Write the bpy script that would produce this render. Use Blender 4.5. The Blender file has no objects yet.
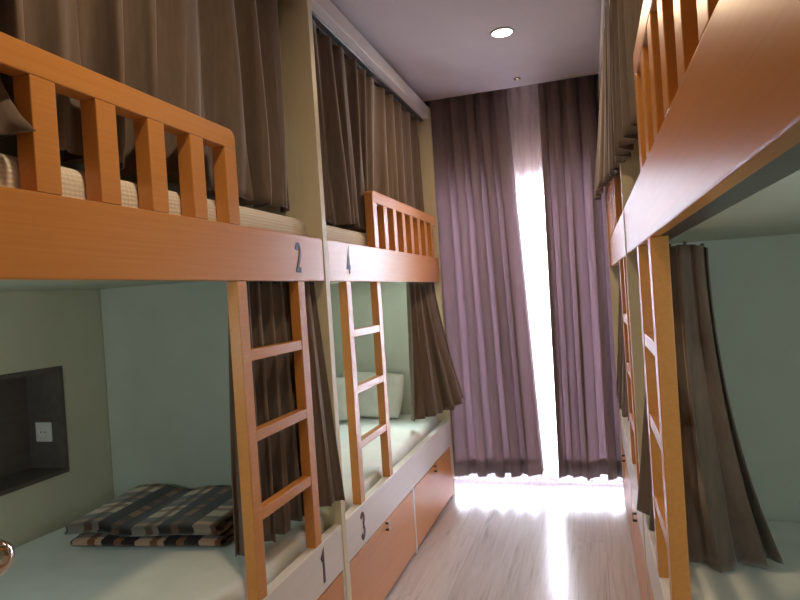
import bpy, bmesh, math, random
from mathutils import Vector, Matrix
random.seed(7)
S = bpy.context.scene
COL = S.collection
R = math.radians

# ------------------------------------------------------------------ helpers
def tag(o, label=None, cat=None, group=None, kind=None):
    if label: o['label'] = label
    if cat: o['category'] = cat
    if group: o['group'] = group
    if kind: o['kind'] = kind
    return o

ORG = {}
def thing(name, label, cat, loc, group=None):
    o = bpy.data.objects.new(name, None)
    o.empty_display_size = 0.1
    o.location = loc
    COL.objects.link(o)
    ORG[o.name] = Vector(loc)
    return tag(o, label, cat, group)

def obj(name, bm, mats, parent=None, loc=None, smooth=False, bevel=0, solid=0, subd=0, auto=False):
    if not isinstance(mats, (list, tuple)): mats = [mats]
    if parent is not None:
        org = ORG[parent.name]
    else:
        org = Vector(loc) if loc is not None else Vector((0, 0, 0))
    bmesh.ops.translate(bm, verts=bm.verts, vec=-org)
    bmesh.ops.recalc_face_normals(bm, faces=bm.faces)
    me = bpy.data.meshes.new(name)
    bm.to_mesh(me); bm.free()
    for m in mats: me.materials.append(m)
    if smooth:
        for p in me.polygons: p.use_smooth = True
    o = bpy.data.objects.new(name, me)
    COL.objects.link(o)
    ORG[o.name] = org
    if parent is not None: o.parent = parent
    else: o.location = org
    if bevel:
        md = o.modifiers.new('bevel', 'BEVEL'); md.width = bevel; md.segments = 3
        md.limit_method = 'ANGLE'; md.angle_limit = R(40)
        md.harden_normals = False
    if solid:
        md = o.modifiers.new('solid', 'SOLIDIFY'); md.thickness = solid; md.offset = 0
    if subd:
        md = o.modifiers.new('subd', 'SUBSURF'); md.levels = subd; md.render_levels = subd
    return o

def box(bm, x0, x1, y0, y1, z0, z1, mi=0):
    x0, x1 = min(x0, x1), max(x0, x1); y0, y1 = min(y0, y1), max(y0, y1)
    v = [bm.verts.new(p) for p in ((x0,y0,z0),(x1,y0,z0),(x1,y1,z0),(x0,y1,z0),
                                   (x0,y0,z1),(x1,y0,z1),(x1,y1,z1),(x0,y1,z1))]
    fs = [bm.faces.new([v[i] for i in q]) for q in ((0,3,2,1),(4,5,6,7),(0,1,5,4),(1,2,6,5),(2,3,7,6),(3,0,4,7))]
    for f in fs: f.material_index = mi
    return fs

def bx(*a):
    bm = bmesh.new(); box(bm, *a); return bm

def cyl(bm, p0, p1, r0, r1=None, n=24, mi=0):
    r1 = r0 if r1 is None else r1
    p0, p1 = Vector(p0), Vector(p1)
    ax = (p1 - p0).normalized()
    a = ax.orthogonal().normalized(); b = ax.cross(a)
    A = [bm.verts.new(p0 + (a*math.cos(t)+b*math.sin(t))*r0) for t in [2*math.pi*i/n for i in range(n)]]
    B = [bm.verts.new(p1 + (a*math.cos(t)+b*math.sin(t))*r1) for t in [2*math.pi*i/n for i in range(n)]]
    for i in range(n):
        f = bm.faces.new((A[i], A[(i+1)%n], B[(i+1)%n], B[i])); f.material_index = mi; f.smooth = True
    f = bm.faces.new(A[::-1]); f.material_index = mi
    f = bm.faces.new(B); f.material_index = mi

def lathe(bm, c, axis, prof, n=32):
    """prof: list of (distance along axis, radius)"""
    c = Vector(c); ax = Vector(axis).normalized(); a = ax.orthogonal().normalized(); b = ax.cross(a)
    rings = []
    for h, r in prof:
        rings.append([bm.verts.new(c + ax*h + (a*math.cos(2*math.pi*i/n)+b*math.sin(2*math.pi*i/n))*max(r, 1e-4)) for i in range(n)])
    for q in range(len(rings)-1):
        for i in range(n):
            f = bm.faces.new((rings[q][i], rings[q][(i+1)%n], rings[q+1][(i+1)%n], rings[q+1][i])); f.smooth = True
    bm.faces.new(rings[0][::-1]); bm.faces.new(rings[-1])

def prism(bm, pts, off):
    """closed outline pts (3D) extruded by vector off"""
    off = Vector(off)
    a = [bm.verts.new(p) for p in pts]; b = [bm.verts.new(Vector(p)+off) for p in pts]
    n = len(pts)
    bm.faces.new(a); bm.faces.new(b[::-1])
    for i in range(n): bm.faces.new((a[i], b[i], b[(i+1)%n], a[(i+1)%n]))

# ------------------------------------------------------------------ materials
def lin(c): return tuple((v/12.92 if v <= .04045 else ((v+.055)/1.055)**2.4) for v in c)
def rgb(r, g, b): return (*lin((r/255, g/255, b/255)), 1)

def new_mat(name):
    m = bpy.data.materials.new(name); m.use_nodes = True
    nt = m.node_tree; b = nt.nodes['Principled BSDF']
    return m, nt, b

def N(nt, t, **kw):
    n = nt.nodes.new(t)
    for k, v in kw.items():
        if k in n.inputs: n.inputs[k].default_value = v
        else: setattr(n, k, v)
    return n

def ramp(nt, stops):
    r = nt.nodes.new('ShaderNodeValToRGB')
    e = r.color_ramp.elements
    while len(e) < len(stops): e.new(.5)
    for i, (p, c) in enumerate(stops): e[i].position = p; e[i].color = c
    return r

def coords(nt, scale=(1,1,1), rot=(0,0,0), kind='Object'):
    t = nt.nodes.new('ShaderNodeTexCoord'); mp = nt.nodes.new('ShaderNodeMapping')
    mp.inputs['Scale'].default_value = scale; mp.inputs['Rotation'].default_value = rot
    nt.links.new(t.outputs[kind], mp.inputs['Vector'])
    return mp.outputs['Vector']

def noisy(name, c0, c1, scale=(8,8,8), rough=.5, bump=0, detail=4, spec=.5, nscale=1.0, sheen=0, coat=0):
    m, nt, b = new_mat(name)
    v = coords(nt, scale)
    n = N(nt, 'ShaderNodeTexNoise', Scale=nscale, Detail=detail)
    nt.links.new(v, n.inputs['Vector'])
    r = ramp(nt, [(.3, c0), (.7, c1)])
    nt.links.new(n.outputs['Fac'], r.inputs['Fac'])
    nt.links.new(r.outputs['Color'], b.inputs['Base Color'])
    b.inputs['Roughness'].default_value = rough
    b.inputs['Specular IOR Level'].default_value = spec
    if sheen:
        b.inputs['Sheen Weight'].default_value = sheen; b.inputs['Sheen Roughness'].default_value = .4
    if coat:
        b.inputs['Coat Weight'].default_value = coat; b.inputs['Coat Roughness'].default_value = .25
    if bump:
        bp = N(nt, 'ShaderNodeBump', Strength=bump, Distance=.002)
        nt.links.new(n.outputs['Fac'], bp.inputs['Height']); nt.links.new(bp.outputs['Normal'], b.inputs['Normal'])
    return m

M = {}
M['orange'] = noisy('orange_laminate', rgb(203,136,68), rgb(211,145,76), (120,3,160), .32, .02)
M['white'] = noisy('white_laminate', rgb(225,221,217), rgb(231,227,223), (60,3,60), .35)
M['cream'] = noisy('cream_laminate', rgb(222,212,180), rgb(228,218,188), (30,30,4), .45)
M['mint'] = noisy('mint_paint', rgb(193,199,188), rgb(199,204,194), (6,6,6), .6, .05)
M['wall'] = noisy('wall_paint', rgb(204,200,178), rgb(209,205,184), (6,6,6), .7, .05)
M['ceil'] = noisy('ceiling_paint', rgb(208,202,206), rgb(213,207,211), (5,5,5), .8, .05)
M['dark'] = noisy('dark_grey_laminate', rgb(94,85,80), rgb(104,95,89), (40,4,40), .45)
M['metal'] = noisy('track_metal', rgb(120,116,118), rgb(132,128,130), (4,60,4), .3)
M['metal'].node_tree.nodes['Principled BSDF'].inputs['Metallic'].default_value = .8
M['chrome'] = noisy('chrome', rgb(190,180,165), rgb(205,195,180), (4,4,4), .15)
M['chrome'].node_tree.nodes['Principled BSDF'].inputs['Metallic'].default_value = 1
M['black'] = noisy('dark_metal', rgb(38,34,36), rgb(48,44,46), (40,40,40), .4)
M['digit'] = noisy('number_sticker', rgb(64,52,66), rgb(74,62,76), (30,30,30), .5)
M['plastic'] = noisy('white_plastic', rgb(225,224,218), rgb(232,231,226), (10,10,10), .35)
M['sheet'] = noisy('white_sheet', rgb(222,226,222), rgb(232,235,232), (9,9,9), .8, .25, sheen=.2)
M['pillow'] = noisy('pillow_cotton', rgb(222,222,214), rgb(232,232,226), (14,14,14), .85, .3, sheen=.2)
M['pvc'] = noisy('white_window_frame', rgb(228,228,230), rgb(234,234,236), (10,10,10), .4)
M['door'] = noisy('door_veneer', rgb(206,186,160), rgb(216,197,172), (30,30,2), .4)
M['conc'] = noisy('balcony_concrete', rgb(190,188,184), rgb(205,203,200), (10,10,10), .9, .2)

def fabric(name, c0, c1, transl=None, tw=0.0, sheen=.4, rough=.9, sc=(90,90,12)):
    m, nt, b = new_mat(name)
    v = coords(nt, sc)
    n = N(nt, 'ShaderNodeTexNoise', Scale=1.0, Detail=5)
    nt.links.new(v, n.inputs['Vector'])
    r = ramp(nt, [(.25, c0), (.75, c1)])
    nt.links.new(n.outputs['Fac'], r.inputs['Fac'])
    nt.links.new(r.outputs['Color'], b.inputs['Base Color'])
    b.inputs['Roughness'].default_value = rough
    b.inputs['Specular IOR Level'].default_value = .2
    b.inputs['Sheen Weight'].default_value = sheen; b.inputs['Sheen Roughness'].default_value = .35
    bp = N(nt, 'ShaderNodeBump', Strength=.25, Distance=.002)
    nt.links.new(n.outputs['Fac'], bp.inputs['Height']); nt.links.new(bp.outputs['Normal'], b.inputs['Normal'])
    if tw:
        t = N(nt, 'ShaderNodeBsdfTranslucent'); t.inputs['Color'].default_value = transl
        mx = N(nt, 'ShaderNodeMixShader'); mx.inputs['Fac'].default_value = tw
        nt.links.new(b.outputs[0], mx.inputs[1]); nt.links.new(t.outputs[0], mx.inputs[2])
        nt.links.new(mx.outputs[0], nt.nodes['Material Output'].inputs['Surface'])
    return m
M['curtain'] = fabric('taupe_velour', rgb(113,99,89), rgb(126,111,100), rgb(120,95,80), .05)
M['drape'] = fabric('mauve_drape', rgb(130,116,114), rgb(144,129,128), rgb(180,163,169), .30, sheen=.25)
# sheer
m, nt, b = new_mat('white_sheer')
b.inputs['Base Color'].default_value = rgb(240,226,232)
b.inputs['Roughness'].default_value = .9
t = N(nt, 'ShaderNodeBsdfTranslucent'); t.inputs['Color'].default_value = rgb(245,236,240)
tr = N(nt, 'ShaderNodeBsdfTransparent')
m1 = N(nt, 'ShaderNodeMixShader'); m1.inputs['Fac'].default_value = .6
m2 = N(nt, 'ShaderNodeMixShader')
wv = N(nt, 'ShaderNodeTexNoise', Scale=1.0, Detail=2)
nt.links.new(coords(nt, (260,260,260)), wv.inputs['Vector'])
mr = N(nt, 'ShaderNodeMapRange'); mr.inputs['To Min'].default_value = .45; mr.inputs['To Max'].default_value = .65
nt.links.new(wv.outputs['Fac'], mr.inputs['Value']); nt.links.new(mr.outputs['Result'], m2.inputs['Fac'])
nt.links.new(b.outputs[0], m1.inputs[1]); nt.links.new(t.outputs[0], m1.inputs[2])
nt.links.new(m1.outputs[0], m2.inputs[1]); nt.links.new(tr.outputs[0], m2.inputs[2])
nt.links.new(m2.outputs[0], nt.nodes['Material Output'].inputs['Surface'])
M['sheer'] = m
# glass
m, nt, b = new_mat('window_glass')
g = N(nt, 'ShaderNodeBsdfGlossy', Roughness=.02); tr = N(nt, 'ShaderNodeBsdfTransparent')
fr = N(nt, 'ShaderNodeFresnel', IOR=1.45); mx = N(nt, 'ShaderNodeMixShader')
nt.links.new(fr.outputs[0], mx.inputs[0]); nt.links.new(tr.outputs[0], mx.inputs[1]); nt.links.new(g.outputs[0], mx.inputs[2])
nt.links.new(mx.outputs[0], nt.nodes['Material Output'].inputs['Surface'])
nt.nodes.remove(b)
M['glass'] = m
# ribbed mattress ticking
m, nt, b = new_mat('ribbed_mattress_cover')
v = coords(nt, (1,1,1))
w = N(nt, 'ShaderNodeTexWave', Scale=28.0, Distortion=.6, Detail=2.0); w.bands_direction = 'Z'
nt.links.new(v, w.inputs['Vector'])
w2 = N(nt, 'ShaderNodeTexWave', Scale=22.0, Distortion=.8); w2.bands_direction = 'Y'
nt.links.new(v, w2.inputs['Vector'])
r = ramp(nt, [(.0, rgb(226,218,202)), (1, rgb(238,232,220))])
nt.links.new(w.outputs['Fac'], r.inputs['Fac']); nt.links.new(r.outputs['Color'], b.inputs['Base Color'])
b.inputs['Roughness'].default_value = .85
ad = N(nt, 'ShaderNodeMath', operation='ADD'); nt.links.new(w.outputs['Fac'], ad.inputs[0]); nt.links.new(w2.outputs['Fac'], ad.inputs[1])
bp = N(nt, 'ShaderNodeBump', Strength=.3, Distance=.003)
nt.links.new(ad.outputs[0], bp.inputs['Height']); nt.links.new(bp.outputs['Normal'], b.inputs['Normal'])
M['ticking'] = m
# plaid
m, nt, b = new_mat('brown_plaid_wool')
tc = N(nt, 'ShaderNodeTexCoord'); sp = N(nt, 'ShaderNodeSeparateXYZ'); nt.links.new(tc.outputs['UV'], sp.inputs[0])
def stripes(sock, period):
    mu = N(nt, 'ShaderNodeMath', operation='MULTIPLY'); mu.inputs[1].default_value = 1/period; nt.links.new(sock, mu.inputs[0])
    fr = N(nt, 'ShaderNodeMath', operation='FRACT'); nt.links.new(mu.outputs[0], fr.inputs[0])
    r = ramp(nt, [(0, (.02,.017,.017,1)), (.22, (.84,.74,.62,1)), (.46, (.34,.17,.09,1)), (.58, (.80,.70,.58,1)), (.68, (.02,.017,.017,1)), (.88, (.36,.19,.11,1))])
    r.color_ramp.interpolation = 'CONSTANT'
    nt.links.new(fr.outputs[0], r.inputs['Fac']); return r.outputs['Color']
c1 = stripes(sp.outputs['X'], .25); c2 = stripes(sp.outputs['Y'], .25)
mx = N(nt, 'ShaderNodeMix', data_type='RGBA', blend_type='MULTIPLY'); mx.inputs[0].default_value = .82
nt.links.new(c1, mx.inputs[6]); nt.links.new(c2, mx.inputs[7])
ck = N(nt, 'ShaderNodeTexNoise', Scale=170.0, Detail=3); nt.links.new(tc.outputs['UV'], ck.inputs['Vector'])
bp = N(nt, 'ShaderNodeBump', Strength=.6, Distance=.003); nt.links.new(ck.outputs['Fac'], bp.inputs['Height'])
nt.links.new(bp.outputs['Normal'], b.inputs['Normal'])
nt.links.new(mx.outputs[2], b.inputs['Base Color']); b.inputs['Roughness'].default_value = .95
b.inputs['Sheen Weight'].default_value = .3
M['plaid'] = m
# floor
m, nt, b = new_mat('whitewashed_oak_laminate')
v = coords(nt, (1,1,1), (0,0,R(90)))
bk = N(nt, 'ShaderNodeTexBrick', Scale=1.0); bk.offset = .37
bk.inputs['Color1'].default_value = (.35,.35,.35,1); bk.inputs['Color2'].default_value = (.65,.65,.65,1); bk.inputs['Mortar'].default_value = (0,0,0,1)
bk.inputs['Mortar Size'].default_value = .0012; bk.inputs['Brick Width'].default_value = 1.25; bk.inputs['Row Height'].default_value = .19
bk.inputs['Mortar Smooth'].default_value = .3
nt.links.new(v, bk.inputs['Vector'])
vg = coords(nt, (30,1.7,1))
off = N(nt, 'ShaderNodeVectorMath', operation='ADD'); sc = N(nt, 'ShaderNodeVectorMath', operation='SCALE'); sc.inputs['Scale'].default_value = 30
nt.links.new(bk.outputs['Color'], sc.inputs[0]); nt.links.new(vg, off.inputs[0]); nt.links.new(sc.outputs[0], off.inputs[1])
n1 = N(nt, 'ShaderNodeTexNoise', Scale=1.0, Detail=9, Roughness=.68, Distortion=.9); nt.links.new(off.outputs[0], n1.inputs['Vector'])
r1 = ramp(nt, [(.30, rgb(162,158,161)), (.38, rgb(192,189,192)), (.50, rgb(206,203,206)), (.68, rgb(215,213,216))])
nt.links.new(n1.outputs['Fac'], r1.inputs['Fac'])
tint = N(nt, 'ShaderNodeMix', data_type='RGBA', blend_type='OVERLAY'); tint.inputs[0].default_value = .28
nt.links.new(r1.outputs['Color'], tint.inputs[6]); nt.links.new(bk.outputs['Color'], tint.inputs[7])
nt.links.new(tint.outputs[2], b.inputs['Base Color'])
b.inputs['Roughness'].default_value = .24
bp = N(nt, 'ShaderNodeBump', Strength=.10, Distance=.002); nt.links.new(n1.outputs['Fac'], bp.inputs['Height'])
nt.links.new(bp.outputs['Normal'], b.inputs['Normal'])
M['floor'] = m
# lamp
m, nt, b = new_mat('lamp_diffuser')
b.inputs['Emission Color'].default_value = (1,.93,.85,1); b.inputs['Emission Strength'].default_value = 14
M['lamp'] = m

m, nt, b = new_mat('added_cool_bulb')  # glow of the lamps added in the lower bunks
b.inputs['Emission Color'].default_value = (.85,1,.97,1); b.inputs['Emission Strength'].default_value = 8
M['added_bulb'] = m

# ------------------------------------------------------------------ dimensions (camera stands at x=0, y=0)
H = 1.5                       # eye height
A, B = -1.05, 0.136           # front planes of the left and right bunks
XL, XR = A-1.15, B+1.15       # side walls
CZ = 2.93
YN, YF = -.22, 4.9            # near wall, window wall
YC = -1.6

# ------------------------------------------------------------------ setting
tag(obj('floor', bx(XL-.3, XR+.3, YC-.1, YF+.12, -.1, 0), M['floor']), kind='structure')
bm = bmesh.new()
box(bm, XL-.3, XR+.3, YC-.1, 4.545, CZ, CZ+.22)
box(bm, XL-.3, XR+.3, 4.545, YF+.12, CZ+.16, CZ+.22)
tag(obj('ceiling', bm, M['ceil']), kind='structure')
# left wall, with the opening of the niche
ny0, ny1, nz0, nz1 = 1.35, 2.15, .835, 1.295
bm = bmesh.new()
box(bm, XL-.22, XL, YC, ny0, 0, CZ+.16); box(bm, XL-.22, XL, ny1, YF+.12, 0, CZ+.16)
box(bm, XL-.22, XL, ny0, ny1, 0, nz0); box(bm, XL-.22, XL, ny0, ny1, nz1, CZ+.16)
box(bm, XL-.24, XL-.2, ny0, ny1, nz0, nz1)
bmesh.ops.remove_doubles(bm, verts=bm.verts, dist=1e-5)
tag(obj('wall_left', bm, M['wall']), kind='structure')
tag(obj('wall_right', bx(XR, XR+.15, YC, YF+.12, 0, CZ+.16), M['wall']), kind='structure')
# window wall
wx0, wx1, wz1 = -1.30, .40, 2.375
bm = bmesh.new()
box(bm, XL-.22, wx0, YF, YF+.12, 0, CZ+.16); box(bm, wx1, XR+.15, YF, YF+.12, 0, CZ+.16)
box(bm, wx0, wx1, YF, YF+.12, wz1, CZ+.16)
tag(obj('wall_far', bm, M['wall']), kind='structure')
# near wall with the doorway
dx0, dx1 = -1.0, -.05
bm = bmesh.new()
box(bm, XL, dx0, YN-.1, YN, 0, CZ); box(bm, dx1, XR, YN-.1, YN, 0, CZ); box(bm, dx0, dx1, YN-.1, YN, 2.1, CZ)
tag(obj('wall_near', bm, M['wall']), kind='structure')
tag(obj('wall_corridor', bx(XL, XR, YC-.1, YC, 0, CZ), M['wall']), kind='structure')
# window
win = bpy.data.objects.new('window_1', None); win.location = ((wx0+wx1)/2, YF+.06, 0); COL.objects.link(win); ORG[win.name] = Vector(win.location)
tag(win, kind='structure')
bm = bmesh.new()
fw = .06
box(bm, wx0, wx0+fw, YF+.03, YF+.09, 0, wz1); box(bm, wx1-fw, wx1, YF+.03, YF+.09, 0, wz1)
box(bm, wx0+fw, wx1-fw, YF+.03, YF+.09, wz1-fw, wz1); box(bm, wx0+fw, wx1-fw, YF+.03, YF+.09, 0, .05)
obj('window_frame', bm, M['pvc'], win, bevel=.004)
xm = (wx0+wx1)/2
for (a, c) in ((wx0+fw, xm), (xm, wx1-fw)):
    bm = bmesh.new(); s = .045
    y0, y1 = YF+.035, YF+.085
    box(bm, a, a+s, y0, y1, .05, wz1-fw); box(bm, c-s, c, y0, y1, .05, wz1-fw)
    box(bm, a+s, c-s, y0, y1, .05, .05+s*1.6); box(bm, a+s, c-s, y0, y1, wz1-fw-s, wz1-fw)
    sash = obj('sash', bm, M['pvc'], win)
    obj('pane', bx(a+s, c-s, YF+.057, YF+.063, .05+s*1.6, wz1-fw-s), M['glass'], sash)
# balcony slab outside
tag(obj('balcony_floor', bx(XL-2, XR+2, YF+.12, YF+1.7, -.12, -.02), M['conc']), kind='structure')

# niche in the left wall
nic = thing('wall_niche', 'dark grey recessed niche in the wall beside the lower left bunk', 'niche', (XL-.1, (ny0+ny1)/2, nz0))
bm = bmesh.new(); tk = .018
box(bm, XL-.199, XL+.004, ny0+.001, ny0+tk, nz0+.001, nz1-.001); box(bm, XL-.199, XL+.004, ny1-tk, ny1-.001, nz0+.001, nz1-.001)
box(bm, XL-.199, XL+.004, ny0+tk, ny1-tk, nz0+.001, nz0+tk); box(bm, XL-.199, XL+.004, ny0+tk, ny1-tk, nz1-tk, nz1-.001)
obj('lining', bm, M['dark'], nic)
obj('back_panel', bx(XL-.199, XL-.185, ny0+tk, ny1-tk, nz0+tk, nz1-tk), M['dark'], nic)
ox, oz = XL-.098, 1.012
po = thing('power_outlet', 'white square power outlet on the side of the dark niche', 'outlet', (ox, ny1-tk, oz))
obj('faceplate', bx(ox-.042, ox+.042, ny1-tk-.009, ny1-tk-.0005, oz-.042, oz+.042), M['plastic'], po, bevel=.003)
bm = bmesh.new(); lathe(bm, (ox, ny1-tk-.0095, oz), (0,-1,0), [(0,.024),(.004,.024),(.004,.020),(.0005,.019)])
obj('socket_well', bm, M['plastic'], po)
bm = bmesh.new()
for s in (-1,1): cyl(bm, (ox+s*.0095, ny1-tk-.010, oz), (ox+s*.0095, ny1-tk-.012, oz), .003, n=12)
obj('contact_hole', bm, M['black'], po)

# ------------------------------------------------------------------ numbers
def arc(cx, cy, rx, ry, a0, a1, n=12):
    return [(cx+rx*math.cos(R(a0+(a1-a0)*i/n)), cy+ry*math.sin(R(a0+(a1-a0)*i/n))) for i in range(n+1)]
DIG = {
 '1': [[(.08,.78),(.28,.96),(.28,.0)]],
 '2': [arc(.25,.74,.2,.2,170,0)+[(.44,.6),(.07,.07),(.48,.07)]],
 '3': [arc(.24,.735,.19,.2,160,-80), arc(.24,.27,.21,.22,80,-165)],
 '4': [[(.36,0),(.36,.98),(.04,.28),(.52,.28)]],
}
def ribbon(bm, pts, w, place, th):
    pts = [Vector((p[0], p[1])) for p in pts]
    n = len(pts); L = []; Rr = []
    for i in range(n):
        a = (pts[i]-pts[i-1]).normalized() if i else None
        b = (pts[i+1]-pts[i]).normalized() if i < n-1 else None
        if a is None: a = b
        if b is None: b = a
        t = (a+b)
        t = t.normalized() if t.length > 1e-6 else a
        nn = Vector((-t.y, t.x)); k = min(1/max(nn.dot(Vector((-a.y, a.x))), .35), 2.0)
        L.append(pts[i]+nn*w*k); Rr.append(pts[i]-nn*w*k)
    for i in range(n-1):
        q = [L[i], L[i+1], Rr[i+1], Rr[i]]
        lo = [bm.verts.new(place(p.x, p.y, 0)) for p in q]; hi = [bm.verts.new(place(p.x, p.y, th)) for p in q]
        bm.faces.new(hi); bm.faces.new(lo[::-1])
        for k in range(4): bm.faces.new((lo[k], lo[(k+1)%4], hi[(k+1)%4], hi[k]))

# ------------------------------------------------------------------ bunks
FZ0, FZ1 = 1.58, 1.757        # deck fascia
PZ0, PZ1 = .38, .565          # lower side panel
def bunk(side, y0, y1, flip, label, up, low):
    """side -1 left / +1 right; y0..y1 the bed's length; flip: ladder towards the near end"""
    X0 = A if side < 0 else B
    FZ0, FZ1 = (1.58, 1.757) if side < 0 else (1.597, 1.768)   # deck fascia
    PZ0, PZ1 = (.38, .565) if side < 0 else (.46, .65)        # lower side panel
    la, lb = (.195, .676) if side < 0 else ((.20, .62) if flip else (.50, .915))
    rungs = (1.357, 1.097, .843) if side < 0 else (1.348, 1.122, .888)
    ra = .632 if side < 0 or flip else .775
    X = lambda d: X0 + side*d
    def Yl(a, b):             # distances from the ladder end of the bed -> y span
        return (y1-b, y1-a) if not flip else (y0+a, y0+b)
    L = y1-y0
    t = thing('bunk_bed', label, 'bunk bed', (X(.57), (y0+y1)/2, 0), 'built-in bunk beds along the two sides of the room')
    # fascia with the number
    fa = obj('deck_fascia', bx(X(0), X(.026), y0, y1, FZ0, FZ1), M['orange'], t, bevel=.003)
    lp = obj('side_panel', bx(X(0), X(.04), y0, y1, PZ0, PZ1), M['white'], t, bevel=.003)
    lat = -side  # reading direction: seen from the aisle
    def digit(ch, yc, z0, h, par):
        bm = bmesh.new(); w = h*.66
        for st in DIG[ch]:
            ribbon(bm, st, .098, lambda u, v, e: (X(-.0006-e), yc + (u-.27)*w*1.15*(1 if side < 0 else -1), z0+v*h), .0012)
        o = obj('number', bm, M['digit'], par); o['label'] = 'dark number %s' % ch
    dl = .235
    yc = Yl(dl, dl)[0]
    if side < 0:
        digit(up, yc, 1.615, .108, fa)
        digit(low, Yl(.197,.197)[0], .412, .118, lp)
    # decks
    obj('upper_deck', bx(X(.0265), X(1.14), y0, y1, 1.622, 1.66), M['mint'], t)
    obj('lower_deck', bx(X(.041), X(1.14), y0, y1, PZ0+.005, PZ0+.04), M['cream'], t)
    # curtain tracks
    tr = bmesh.new(); box(tr, X(.0275), X(.074), y0+.01, y1-.01, (1.598 if side < 0 else 1.600), 1.6215)
    obj('curtain_track', tr, M['metal'], t, bevel=.002)
    tr = bmesh.new(); box(tr, X(.045), X(.075), y0+.01, y1-.01, 2.765, 2.7795)
    obj('curtain_track', tr, M['metal'], t, bevel=.002)
    # top beam and roof board
    obj('top_beam', bx(X(0), X(.10), y0, y1, 2.78, 2.862), M['white'], t, bevel=.003)
    # end panel at the far end
    def end_panel(ya, yb):
        bm = bmesh.new()
        box(bm, X(-.003), X(.11), ya, yb, 0, 2.866, 0)
        box(bm, X(.11), X(1.146), ya, yb, 0, 1.64, 1)
        box(bm, X(.11), X(1.146), ya, yb, 1.64, 2.866, 0)
        obj('end_panel', bm, [M['cream'], M['mint']], t)
    end_panel(y1+.001, y1+.041)
    if not flip: end_panel(y0-.041, y0-.001)
    # guard rail
    rb = L-.045
    ya, yb = Yl(ra, rb)
    gr = bmesh.new()
    # top bar with a rounded corner on the ladder end
    z0, z1, rr = 1.995, 2.057, .030
    e = yb if not flip else ya
    sg = 1 if not flip else -1
    o = ya if not flip else yb
    pts = [(o, z0), (e, z0)] + [(e - sg*rr + sg*rr*math.cos(R(q)), z1-rr+rr*math.sin(R(q))) for q in range(0, 91, 10)] + [(o, z1)]
    prism(gr, [(X(0), p[0], p[1]) for p in pts], (side*.046, 0, 0))
    g = obj('guard_rail', gr, M['orange'], t, bevel=.003)
    for k in range(8):
        a = ra + k*.1755
        p0, p1 = Yl(a, a+.064)
        obj('baluster', bx(X(.0005), X(.0455), p0, p1, FZ1+.0005, z0), M['orange'], g, bevel=.0025)
    # ladder
    ld = bpy.data.objects.new('ladder', None); COL.objects.link(ld); ld.parent = t
    l0, l1 = Yl(la, lb)
    ld.location = Vector((X(.02), (l0+l1)/2, PZ1)) - ORG[t.name]
    ORG[ld.name] = Vector((X(.02), (l0+l1)/2, PZ1))
    for (p0, p1) in ((l0, l0+.056), (l1-.056, l1)):
        obj('stile', bx(X(.0005), X(.0405), p0, p1, PZ1+.0005, FZ0-.0005), M['orange'], ld, bevel=.0025)
    for zt in rungs:
        obj('rung', bx(X(.002), X(.038), l0+.0565, l1-.0565, zt-.036, zt), M['orange'], ld, bevel=.0025)
    # drawer fronts, divider and plinth
    half = L/2
    for a in (0, 1):
        d0, d1 = y0+a*half+.016, y0+(a+1)*half-.016
        dr = obj('drawer', bx(X(.001), X(.5), d0, d1, .025, PZ0-.006), M['orange'], t, bevel=.002)
        ym = (d0+d1)/2
        bm = bmesh.new()
        for zz in (PZ0-.046, PZ0-.014): cyl(bm, (X(.002), ym, zz), (X(-.014), ym, zz), .0055, n=14)
        box(bm, X(-.0142), X(-.018), ym-.005, ym+.005, PZ0-.052, PZ0-.008, 1)
        hd = obj('handle', bm, [M['black'], M['chrome']], dr, bevel=.0012)
    for yy in (y0, y0+half-.0135, y1-.0145):
        obj('drawer_divider', bx(X(.0), X(.45), yy, yy+(.0145 if yy != y0+half-.0135 else .027), .0, PZ0-.001), M['white'], t)
    obj('plinth', bx(X(.06), X(.44), y0+.016, y1-.016, .0, .022), M['dark'], t)
    return X, Yl

YA0, YA1, YB0, YB1 = .345, 2.395, 2.438, 4.474
beds = {}
for key, side, y0, y1, fl, lab, up, low in (
    ('L1', -1, YA0, YA1, False, 'orange and white bunk bed numbered 2 above and 1 below, nearest on the left', '2', '1'),
    ('L3', -1, YB0, YB1, True, 'orange and white bunk bed numbered 4 above and 3 below, by the window', '4', '3'),
    ('R1', 1, YA0, 2.45, False, 'orange bunk bed nearest on the right, its fascia close to the viewer', '6', '5'),
    ('R3', 1, 2.493, YB1, True, 'orange bunk bed on the right beside the window drapes', '8', '7')):
    beds[key] = (side, y0, y1, fl) + bunk(side, y0, y1, fl, lab, up, low)

# mattresses
def mattress(key, z0, z1, d0, d1, mat, label, group, r=.05):
    side, y0, y1, fl, X, Yl = beds[key]
    bm = bmesh.new(); box(bm, X(d0), X(d1), y0+.012, y1-.012, z0, z1)
    xs = lambda p: p
    bmesh.ops.bevel(bm, geom=bm.edges[:], offset=r, segments=5, profile=.6, affect='EDGES')
    bmesh.ops.subdivide_edges(bm, edges=[e for e in bm.edges if e.calc_length() > .25], cuts=14, use_grid_fill=True)
    for v in bm.verts:
        if v.co.z > z1-.02: v.co.z += .006*math.sin(v.co.y*9.3)*math.cos(v.co.x*7)
    o = obj('mattress', bm, mat, None, loc=((X(d0)+X(d1))/2, (y0+y1)/2, z0), smooth=True)
    return tag(o, label, 'mattress', group)
mattress('L1', 1.6605, 1.845, .05, 1.12, M['ticking'], 'ribbed cream mattress on the upper bunk numbered 2', 'mattresses on the bunks')
mattress('L3', 1.6605, 1.845, .05, 1.12, M['ticking'], 'ribbed cream mattress on the upper bunk numbered 4', 'mattresses on the bunks')
mattress('R1', 1.6605, 1.835, .09, 1.12, M['ticking'], 'mattress on the upper bunk nearest on the right', 'mattresses on the bunks')
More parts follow.
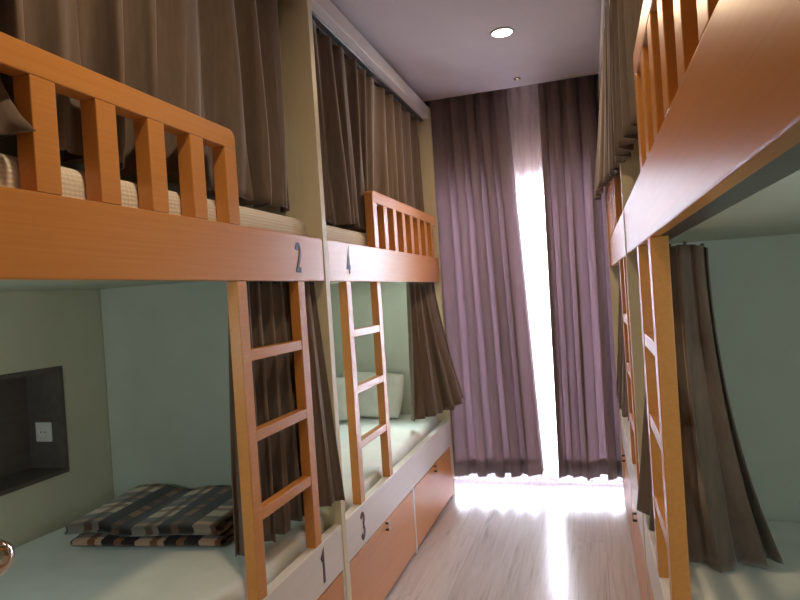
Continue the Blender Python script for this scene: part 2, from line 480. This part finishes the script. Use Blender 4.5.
mattress('R3', 1.6605, 1.835, .09, 1.12, M['ticking'], 'mattress on the upper right bunk beside the window', 'mattresses on the bunks')
mattress('L1', .4205, .632, .06, 1.135, M['sheet'], 'white sheeted mattress under the plaid blanket, lower left bunk', 'mattresses on the bunks')
mattress('L3', .4205, .615, .06, 1.135, M['sheet'], 'white sheeted mattress with pillows on the lower bunk numbered 3', 'mattresses on the bunks')
mattress('R1', .5005, .642, .06, 1.135, M['sheet'], 'white sheeted mattress on the lower right bunk behind the hanging curtain', 'mattresses on the bunks')
mattress('R3', .5005, .642, .06, 1.135, M['sheet'], 'mattress on the lower right bunk beside the window', 'mattresses on the bunks')

# ------------------------------------------------------------------ curtains
def pl(path, s):
    """point on a polyline of equal parameter spacing, smoothed"""
    n = len(path)-1; k = min(int(s*n), n-1); f = s*n-k
    P = lambda i: Vector(path[max(0, min(n, i))])
    p0, p1, p2, p3 = P(k-1), P(k), P(k+1), P(k+2)
    return .5*((2*p1)+(p2-p0)*f+(2*p0-5*p1+4*p2-p3)*f*f+(3*p1-p0-3*p2+p3)*f**3)

def curtain_bm(top, bot, pleats, amp_t, amp_b, nx=220, nz=26, prof=1.0, seed=0, sharp=.5, pinch=0, t0=0.0, back=0.0, ripple=.16, second=.28):
    rnd = random.Random(seed)
    ph = [rnd.uniform(-.45, .45) for _ in range(pleats*2+4)]
    am = [rnd.uniform(.6, 1.25) for _ in range(pleats*2+4)]
    hemz = [rnd.uniform(-1, 1) for _ in range(pleats*2+4)]
    bm = bmesh.new(); uv = bm.loops.layers.uv.new('uv')
    rows = []
    for j in range(nz+1):
        t = t0+(1-t0)*j/nz; row = []
        for i in range(nx+1):
            s = i/nx
            a, b = pl(top, s), pl(bot, s)
            e = t**prof
            p = Vector((a.x+(b.x-a.x)*e, a.y+(b.y-a.y)*e, a.z+(b.z-a.z)*t))
            ds = .004
            ta = pl(top, min(1, s+ds))-pl(top, max(0, s-ds)); tb = pl(bot, min(1, s+ds))-pl(bot, max(0, s-ds))
            tg = (ta.normalized()*(1-e)+tb.normalized()*e); tg.z = 0; tg.normalize()
            nrm = Vector((tg.y, -tg.x, 0))
            q = s*pleats; k = int(q); f = q-k; f2 = f*f*(3-2*f)
            phs = ph[k]*(1-f2)+ph[k+1]*f2; amm = am[k]*(1-f2)+am[k+1]*f2
            w = math.sin(2*math.pi*(q+phs*(.4+.6*t)))
            w = (1-sharp)*w + sharp*math.copysign(abs(w)**.6, w)
            amp = (amp_t+(amp_b-amp_t)*min(1, t*1.4))*amm
            if pinch: amp *= 1-pinch*math.exp(-((t-.02)/.03)**2)
            p += nrm*w*amp
            p += tg*math.cos(2*math.pi*(2*q+phs))*amp*second
            w2 = math.sin(2*math.pi*(q*2.3+ph[(k+3)%len(ph)]*3)+t*2.2)
            p += nrm*w2*amp*ripple*t + Vector((0, back, 0))
            if t > .8: p.z += (t-.8)/.2*.008*(hemz[k]*(1-f2)+hemz[k+1]*f2)
            row.append(bm.verts.new(p))
        rows.append(row)
    for j in range(nz):
        for i in range(nx):
            f = bm.faces.new((rows[j][i], rows[j][i+1], rows[j+1][i+1], rows[j+1][i]))
            for lp, (u, v) in zip(f.loops, ((i,j),(i+1,j),(i+1,j+1),(i,j+1))): lp[uv].uv = (u/nx*pleats*.12, v/nz)
    return bm

def curtain(label, group, top, bot, pleats, amp_t, amp_b, mat='curtain', name='bunk_curtain', hem=None, hooks=0, **kw):
    loc = sum((Vector(p) for p in top), Vector())/len(top)
    o = thing(name, label, 'curtain', loc, group)
    bm = curtain_bm(top, bot, pleats, amp_t, amp_b, **kw)
    obj('cloth', bm, M[mat], o, smooth=True, solid=.004)
    if hem:
        k2 = dict(kw); k2.update(t0=1-hem, back=.007, nz=4)
        obj('hem', curtain_bm(top, bot, pleats, amp_t, amp_b, **k2), M[mat], o, smooth=True, solid=.004)
    if hooks:
        for i in range(hooks):
            p = pl(top, (i+.5)/hooks)
            b2 = bmesh.new()
            cyl(b2, (p.x, p.y, p.z-.014), (p.x, p.y, p.z+.008), .0028, n=8)
            cyl(b2, (p.x, p.y-.005, p.z+.0035), (p.x, p.y+.005, p.z+.0035), .0045, n=10)
            obj('hook', b2, M['black'], o)
    return o
UG, LG = 'upper bunk curtains', 'lower bunk curtains'
XLd = lambda d: A-d
XRd = lambda d: B+d
# upper left, near bunk: long curtain and the second panel whose corner pokes between the balusters
curtain('long brown curtain hanging behind the guard rail of the bunk numbered 2', UG,
        [(XLd(.095), y, 2.75) for y in (1.01, 1.32, 1.65, 2.0, 2.365)],
        [(XLd(.105), 1.01, 1.885), (XLd(.118), 1.3, 1.885), (XLd(.118), 1.6, 1.885), (XLd(.11), 2.0, 1.872), (XLd(.06), 2.295, 1.864)], 8, .030, .046, seed=3, hooks=12, ripple=.3)
curtain('brown curtain at left picture edge, its corner poking between the balusters', UG,
        [(XLd(.095), y, 2.75) for y in (.38, .55, .7, .85, .985)],
        [(XLd(.105), .42, 1.885), (XLd(.105), .56, 1.885), (XLd(.10), .70, 1.88), (XLd(.07), .86, 1.86), (XLd(-.012), .992, 1.868)], 5, .022, .006, seed=5, prof=9, hooks=5)
curtain('brown curtain drawn along the whole upper bunk numbered 4', UG,
        [(XLd(.085), y, 2.755) for y in (2.48, 2.9, 3.4, 3.9, 4.44)],
        [(XLd(.06), 2.50, 1.858), (XLd(.075), 2.9, 1.862), (XLd(.112), 3.3, 1.87), (XLd(.11), 3.9, 1.87), (XLd(.11), 4.44, 1.87)], 12, .024, .036, seed=8, hooks=17, ripple=.3)
# upper right
curtain('olive brown curtain above the guard rail of the nearest right bunk', UG,
        [(XRd(.06), 1.35, 2.755), (XRd(.05), 1.6, 2.755), (XRd(.035), 1.85, 2.755), (XRd(.025), 2.1, 2.755), (XRd(.025), 2.42, 2.755)],
        [(XRd(.10), 1.35, 1.95), (XRd(.09), 1.6, 1.95), (XRd(.05), 1.80, 1.94), (XRd(.005), 2.1, 1.93), (XRd(-.005), 2.42, 1.92)], 10, .018, .026, seed=11, hooks=8)
curtain('brown curtain of the upper right bunk beside the window drapes', UG,
        [(XRd(.02), y, 2.755) for y in (2.56, 2.95, 3.4, 3.9, 4.44)],
        [(XRd(-.005), 2.56, 1.95), (XRd(-.01), 2.95, 1.97), (XRd(-.05), 3.4, 1.99), (XRd(-.055), 3.9, 2.02), (XRd(-.055), 4.42, 2.06)], 13, .012, .018, seed=12, hooks=10)
# lower curtains
curtain('brown curtain bunched behind the ladder of the bunk numbered 1', LG,
        [(XLd(.085), 1.84, 1.588), (XLd(.085), 1.92, 1.588), (XLd(.08), 2.06, 1.588), (XLd(.07), 2.2, 1.588), (XLd(.045), 2.372, 1.588)],
        [(XLd(.10), 1.82, .67), (XLd(.105), 1.93, .66), (XLd(.095), 2.08, .66), (XLd(.055), 2.245, .67), (XLd(-.022), 2.376, .665)], 7, .024, .034, seed=21, hooks=6, prof=1.0)
curtain('brown curtain bunched at the far end of the bunk numbered 3', LG,
        [(XLd(.10), 3.95, 1.588), (XLd(.085), 4.04, 1.588), (XLd(.075), 4.15, 1.588), (XLd(.065), 4.25, 1.588), (XLd(.04), 4.45, 1.588)],
        [(XLd(.11), 3.90, .68), (XLd(.05), 4.0, .68), (XLd(-.02), 4.10, .69), (XLd(-.10), 4.22, .71), (XLd(-.15), 4.36, .74)], 5, .018, .032, seed=23, hooks=6, prof=1.3)
curtain('dark curtain spilling into the nearest lower right bunk behind its ladder', LG,
        [(XRd(.165), 1.80, 1.572), (XRd(.12), 1.81, 1.585), (XRd(.085), 1.92, 1.588), (XRd(.08), 2.16, 1.588), (XRd(.06), 2.40, 1.588)],
        [(XRd(.345), 2.05, .66), (XRd(.19), 1.98, .655), (XRd(.085), 2.02, .66), (XRd(.02), 2.19, .69), (XRd(-.008), 2.39, .70)], 5, .012, .026, seed=25, hooks=5, prof=1.9)
curtain('brown curtain at the far end of the lower right bunk beside the window', LG,
        [(XRd(.075), y, 1.588) for y in (3.6, 3.8, 4.0, 4.2, 4.42)],
        [(XRd(.08), 3.65, .70), (XRd(.04), 3.83, .70), (XRd(.02), 4.0, .71), (XRd(.015), 4.2, .73), (XRd(.015), 4.38, .75)], 8, .02, .026, seed=27, hooks=6, prof=1.3)
# window drapes
DG = 'floor-length window drapes'
curtain('mauve window drape left of the bright gap, beside the left bunks', DG,
        [(x, 4.63, 3.06) for x in (-1.42, -1.2, -.95, -.72, -.50)],
        [(-1.40, 4.63, .125), (-1.18, 4.63, .125), (-.93, 4.63, .120), (-.66, 4.63, .120), (-.40, 4.63, .135)], 8, .036, .058, sharp=.1, ripple=.08, second=.34, hem=.04, mat='drape', name='window_drape', nx=260, seed=31, hooks=0)
curtain('mauve window drape right of the bright gap, partly behind the right bunks', DG,
        [(x, 4.63, 3.06) for x in (-.265, -.1, .1, .3, .5)],
        [(-.29, 4.63, .125), (-.12, 4.63, .12), (.08, 4.63, .12), (.28, 4.63, .12), (.48, 4.63, .12)], 7, .036, .058, sharp=.1, ripple=.08, second=.34, hem=.04, mat='drape', name='window_drape', nx=240, seed=33, hooks=0)
curtain('thin white sheer curtain lit by the window behind the drapes', None,
        [(x, 4.80, 3.06) for x in (-1.42, -1.0, -.5, .0, .5)], [(x, 4.80, .035) for x in (-1.42, -1.0, -.5, .0, .5)],
        22, .016, .02, mat='sheer', name='sheer_curtain', nx=300, seed=35)
bm = bmesh.new()
for yy in (4.63, 4.80): box(bm, -1.46, .54, yy-.012, yy+.012, 3.064, 3.0895)
tag(obj('curtain_rail', bm, M['pvc'], loc=(-.45, 4.7, 3.08)), kind='structure')

# ------------------------------------------------------------------ bedding
def pillow(label, c, size, rot, seed=0):
    rnd = random.Random(seed)
    bm = bmesh.new(); n = 26; w, h, th = size
    grid = {}
    for sgn in (1, -1):
        for i in range(n+1):
            for j in range(n+1):
                u, v = 2*i/n-1, 2*j/n-1
                if sgn < 0 and (i in (0, n) or j in (0, n)):
                    grid[(sgn,i,j)] = grid[(1,i,j)]; continue
                e = max(0, (1-u*u)*(1-v*v))**.38
                pin = 1-.07*(abs(u)**2)*(1-v*v*.4) ; pin2 = 1-.07*(abs(v)**2)*(1-u*u*.4)
                sag = .012*math.sin(5*u+seed)*math.cos(4*v+seed*2)*e
                grid[(sgn,i,j)] = bm.verts.new((u*w/2*pin2*(.97 if 0 else 1), sgn*th/2*e+sag, v*h/2*pin))
    for sgn in (1, -1):
        for i in range(n):
            for j in range(n):
                q = [grid[(sgn,i,j)], grid[(sgn,i+1,j)], grid[(sgn,i+1,j+1)], grid[(sgn,i,j+1)]]
                bm.faces.new(q if sgn > 0 else q[::-1])
    bmesh.ops.rotate(bm, verts=bm.verts, cent=(0,0,0), matrix=rot)
    bmesh.ops.translate(bm, verts=bm.verts, vec=c)
    zmin = min(v.co.z for v in bm.verts)
    o = obj('pillow', bm, M['pillow'], loc=(c[0], c[1], zmin), smooth=True)
    return tag(o, label, 'pillow', 'pillows on the bunk numbered 3')
rt = Matrix.Rotation(R(-24), 3, 'X')
pillow('white pillow nearer the aisle, propped up on the bunk numbered 3', (-1.60, 4.345, .785), (.50, .34, .12), Matrix.Rotation(R(4),3,'Y') @ rt, 1)
pillow('white pillow nearer the wall, propped up on the bunk numbered 3', (-1.90, 4.185, .778), (.48, .33, .12), Matrix.Rotation(R(-3),3,'Y') @ Matrix.Rotation(R(-28),3,'X'), 2)

# folded plaid blanket on the lower left mattress
def blanket():
    zb = .6415
    th = .027
    yb = 2.285
    prof = []                         # (y, z) of the folded cloth, from the bottom layer to the top
    nl = 4
    fr = [1.85, 1.835, 1.825, 1.83]
    for k in range(nl):
        z = zb+.006+k*th
        yf = fr[k]
        if k % 2 == 0:                # back -> front, then turn up at the front
            for i in range(13): prof.append((yb+(yf+.02-yb)*i/12, z))
            if k < nl-1:
                for q in range(1, 6): prof.append((yf+.02-math.sin(R(q*30))*.026, z+th/2-math.cos(R(q*30))*th/2))
        else:
            for i in range(13): prof.append((yf+.02+(yb-yf-.02)*i/12, z))
            if k < nl-1:
                for q in range(1, 6): prof.append((yb+math.sin(R(q*30))*.012, z+th/2-math.cos(R(q*30))*th/2))
    bm = bmesh.new(); uv = bm.loops.layers.uv.new('uv')
    nx = 40; x0, x1 = -1.905, -1.32
    rows = []; s = 0; sv = []
    for i, (y, z) in enumerate(prof):
        if i: s += math.hypot(y-prof[i-1][0], z-prof[i-1][1])
        sv.append(s)
        r = []
        for j in range(nx+1):
            u = j/nx
            x = x0+(x1-x0)*u
            lift = max(0, z-zb-.004)/.07
            zz = z + lift*(.005*math.sin(u*11+y*3)+.003*math.sin(u*5+1)) - lift*.012*math.exp(-((u-.36)/.12)**2)
            r.append(bm.verts.new((x+(y-1.9)*-.10+.01*lift*math.sin(z*300), y+.012*math.sin(u*6)*lift+ (u*.08), zz)))
        rows.append(r)
    for i in range(len(prof)-1):
        for j in range(nx):
            f = bm.faces.new((rows[i][j], rows[i][j+1], rows[i+1][j+1], rows[i+1][j]))
            for lp, (a, b2) in zip(f.loops, ((i,j),(i,j+1),(i+1,j+1),(i+1,j))): lp[uv].uv = ((x1-x0)*b2/nx+.05, sv[a]+.03)
    o = obj('plaid_blanket', bm, M['plaid'], loc=(-1.63, 2.1, zb), smooth=True, solid=.010)
    tag(o, 'folded brown, black and cream plaid blanket on the lower left mattress', 'blanket')
blanket()

# ------------------------------------------------------------------ open door at the left with its knob in view
dt = bpy.data.objects.new('door_1', None); dt.location = (-.98, .28, .0); COL.objects.link(dt); ORG[dt.name] = Vector(dt.location)
tag(dt, kind='structure')
obj('door_leaf', bx(-1.0, -.962, -.195, .752, .008, 2.08), M['door'], dt, bevel=.002)
bm = bmesh.new()
lathe(bm, (-.9615, .732, 1.135), (1,0,0), [(0,.032),(.006,.032),(.010,.028),(.012,.012),(.032,.011),(.036,.018),(.044,.0255),(.056,.0285),(.066,.027),(.074,.019),(.077,.006)])
kn = obj('door_knob', bm, M['chrome'], dt); kn['label'] = 'round polished metal knob'

# ------------------------------------------------------------------ lamps
def downlight(x, y, label, power):
    t = thing('downlight', label, 'ceiling light', (x, y, CZ), 'round recessed ceiling lights')
    bm = bmesh.new(); lathe(bm, (x, y, CZ-.0005), (0,0,-1), [(0,.066),(.004,.066),(.007,.062),(.007,.057),(.002,.056)], 40)
    obj('trim_ring', bm, M['plastic'], t)
    bm = bmesh.new(); lathe(bm, (x, y, CZ-.003), (0,0,-1), [(0,.0555),(.002,.0555),(.003,.050)], 40)
    obj('diffuser', bm, M['lamp'], t)
    l = bpy.data.lights.new('downlight_beam', 'AREA'); l.shape = 'DISK'; l.size = .11; l.energy = power; l.color = (1,.74,.46)
    l.spread = R(165)
    lo = bpy.data.objects.new('downlight_beam', l); lo.location = (x, y, CZ-.012); COL.objects.link(lo)
downlight(-.383, 3.54, 'glowing round recessed light in the ceiling near the window', 10)
downlight(-.40, 1.15, 'added out-of-view ceiling light near the doorway, lighting the near end', 10)  # second ceiling light, added out of view to light the near end
t = thing('spotlight', 'tiny chrome spot in the ceiling just before the window drapes', 'ceiling light', (-.39, 4.36, CZ))
bm = bmesh.new(); lathe(bm, (-.39, 4.36, CZ-.0005), (0,0,-1), [(0,.024),(.006,.024),(.010,.019),(.010,.016),(.004,.015)], 28)
obj('bezel', bm, M['chrome'], t)
bm = bmesh.new(); lathe(bm, (-.39, 4.36, CZ-.0055), (0,0,-1), [(0,.0148),(.006,.0148),(.010,.008)], 28)
obj('lens', bm, M['plastic'], t)

def added_bunk_light(x, y, z, dy, label, power):
    """small wall lamp on a bunk's end panel; dy = +1 / -1 the way it points into the bunk"""
    t = thing('added_bunk_light', label, 'added light', (x, y, z), 'lamps added to brighten the lower bunks')
    bm = bmesh.new(); lathe(bm, (x, y, z), (0,dy,0), [(0,.034),(.010,.034),(.013,.030)], 28); obj('wall_plate', bm, M['plastic'], t)
    bm = bmesh.new(); cyl(bm, (x, y+dy*.0135, z), (x, y+dy*.05, z), .009); obj('neck', bm, M['plastic'], t)
    bm = bmesh.new(); lathe(bm, (x, y+dy*.051, z), (0,dy,0), [(0,.028),(.03,.036),(.034,.036),(.034,.033),(.028,.031)], 28); obj('head', bm, M['plastic'], t)
    bm = bmesh.new(); lathe(bm, (x, y+dy*.080, z), (0,dy,0), [(0,.030),(.003,.030),(.005,.026)], 28); obj('added_bulb', bm, M['added_bulb'], t)
    l = bpy.data.lights.new('added_bunk_glow', 'SPOT'); l.energy = power; l.color = (.85,1,.98); l.shadow_soft_size = .04; l.spot_size = R(165); l.spot_blend = .5
    lo = bpy.data.objects.new('added_bunk_glow', l); lo.location = (x, y+dy*.10, z); lo.rotation_euler = (R(90*dy), 0, 0); COL.objects.link(lo)
for (x, y, z, dy, lab, pw) in (  # unseen lamps added to brighten the lower bunks
    (-1.55, YA0, 1.30, 1, 'added out-of-view lamp brightening the lower bunk numbered 1', 13),
    (-1.24, YB1, 1.36, -1, 'added lamp hidden behind the curtain, brightening the lower bunk numbered 3', 38),
    (.75, YA0, 1.30, 1, 'added out-of-view lamp brightening the nearest lower right bunk', 13),
    (.75, YB1, 1.30, -1, 'added hidden lamp brightening the lower right bunk beside the window', 8)):
    added_bunk_light(x, y+dy*.0006, z, dy, lab, pw)

# ------------------------------------------------------------------ daylight
w = bpy.data.worlds.new('overcast_sky'); S.world = w; w.use_nodes = True
bg = w.node_tree.nodes['Background']; bg.inputs['Color'].default_value = (.80,.87,1.0,1); bg.inputs['Strength'].default_value = 70
pl_ = bpy.data.lights.new('window_portal', 'AREA'); pl_.shape = 'RECTANGLE'; pl_.size = wx1-wx0; pl_.size_y = wz1
pl_.cycles.is_portal = True
po_ = bpy.data.objects.new('window_portal', pl_); po_.location = (xm, YF+.13, wz1/2); po_.rotation_euler = (R(-90), 0, 0); COL.objects.link(po_)

# ------------------------------------------------------------------ camera
f, roll = 625.0, .066
yaw, pitch = R(16.968), R(-.406)
fw0 = Vector((-math.sin(yaw), math.cos(yaw), 0)); r0 = Vector((math.cos(yaw), math.sin(yaw), 0)); u0 = Vector((0,0,1))
F = fw0*math.cos(pitch)+u0*math.sin(pitch); U = u0*math.cos(pitch)-fw0*math.sin(pitch)
c, s = math.cos(roll), math.sin(roll)
rc = r0*c - U*s; uc = r0*s + U*c
cam = bpy.data.cameras.new('camera'); cam.sensor_width = 36; cam.lens = f/800*36; cam.clip_start = .02
co = bpy.data.objects.new('camera', cam); COL.objects.link(co)
co.matrix_world = Matrix(((rc.x, uc.x, -F.x, 0), (rc.y, uc.y, -F.y, 0), (rc.z, uc.z, -F.z, H), (0,0,0,1)))
S.camera = co

S.view_settings.view_transform = 'Standard'
S.view_settings.look = 'None'
S.view_settings.exposure = 0
S.view_settings.gamma = 1
S.view_settings.use_curve_mapping = False
S.cycles.use_denoising = True
S.cycles.max_bounces = 12; S.cycles.diffuse_bounces = 8; S.cycles.transparent_max_bounces = 16
S.cycles.caustics_reflective = False; S.cycles.caustics_refractive = False
S.cycles.sample_clamp_indirect = 10
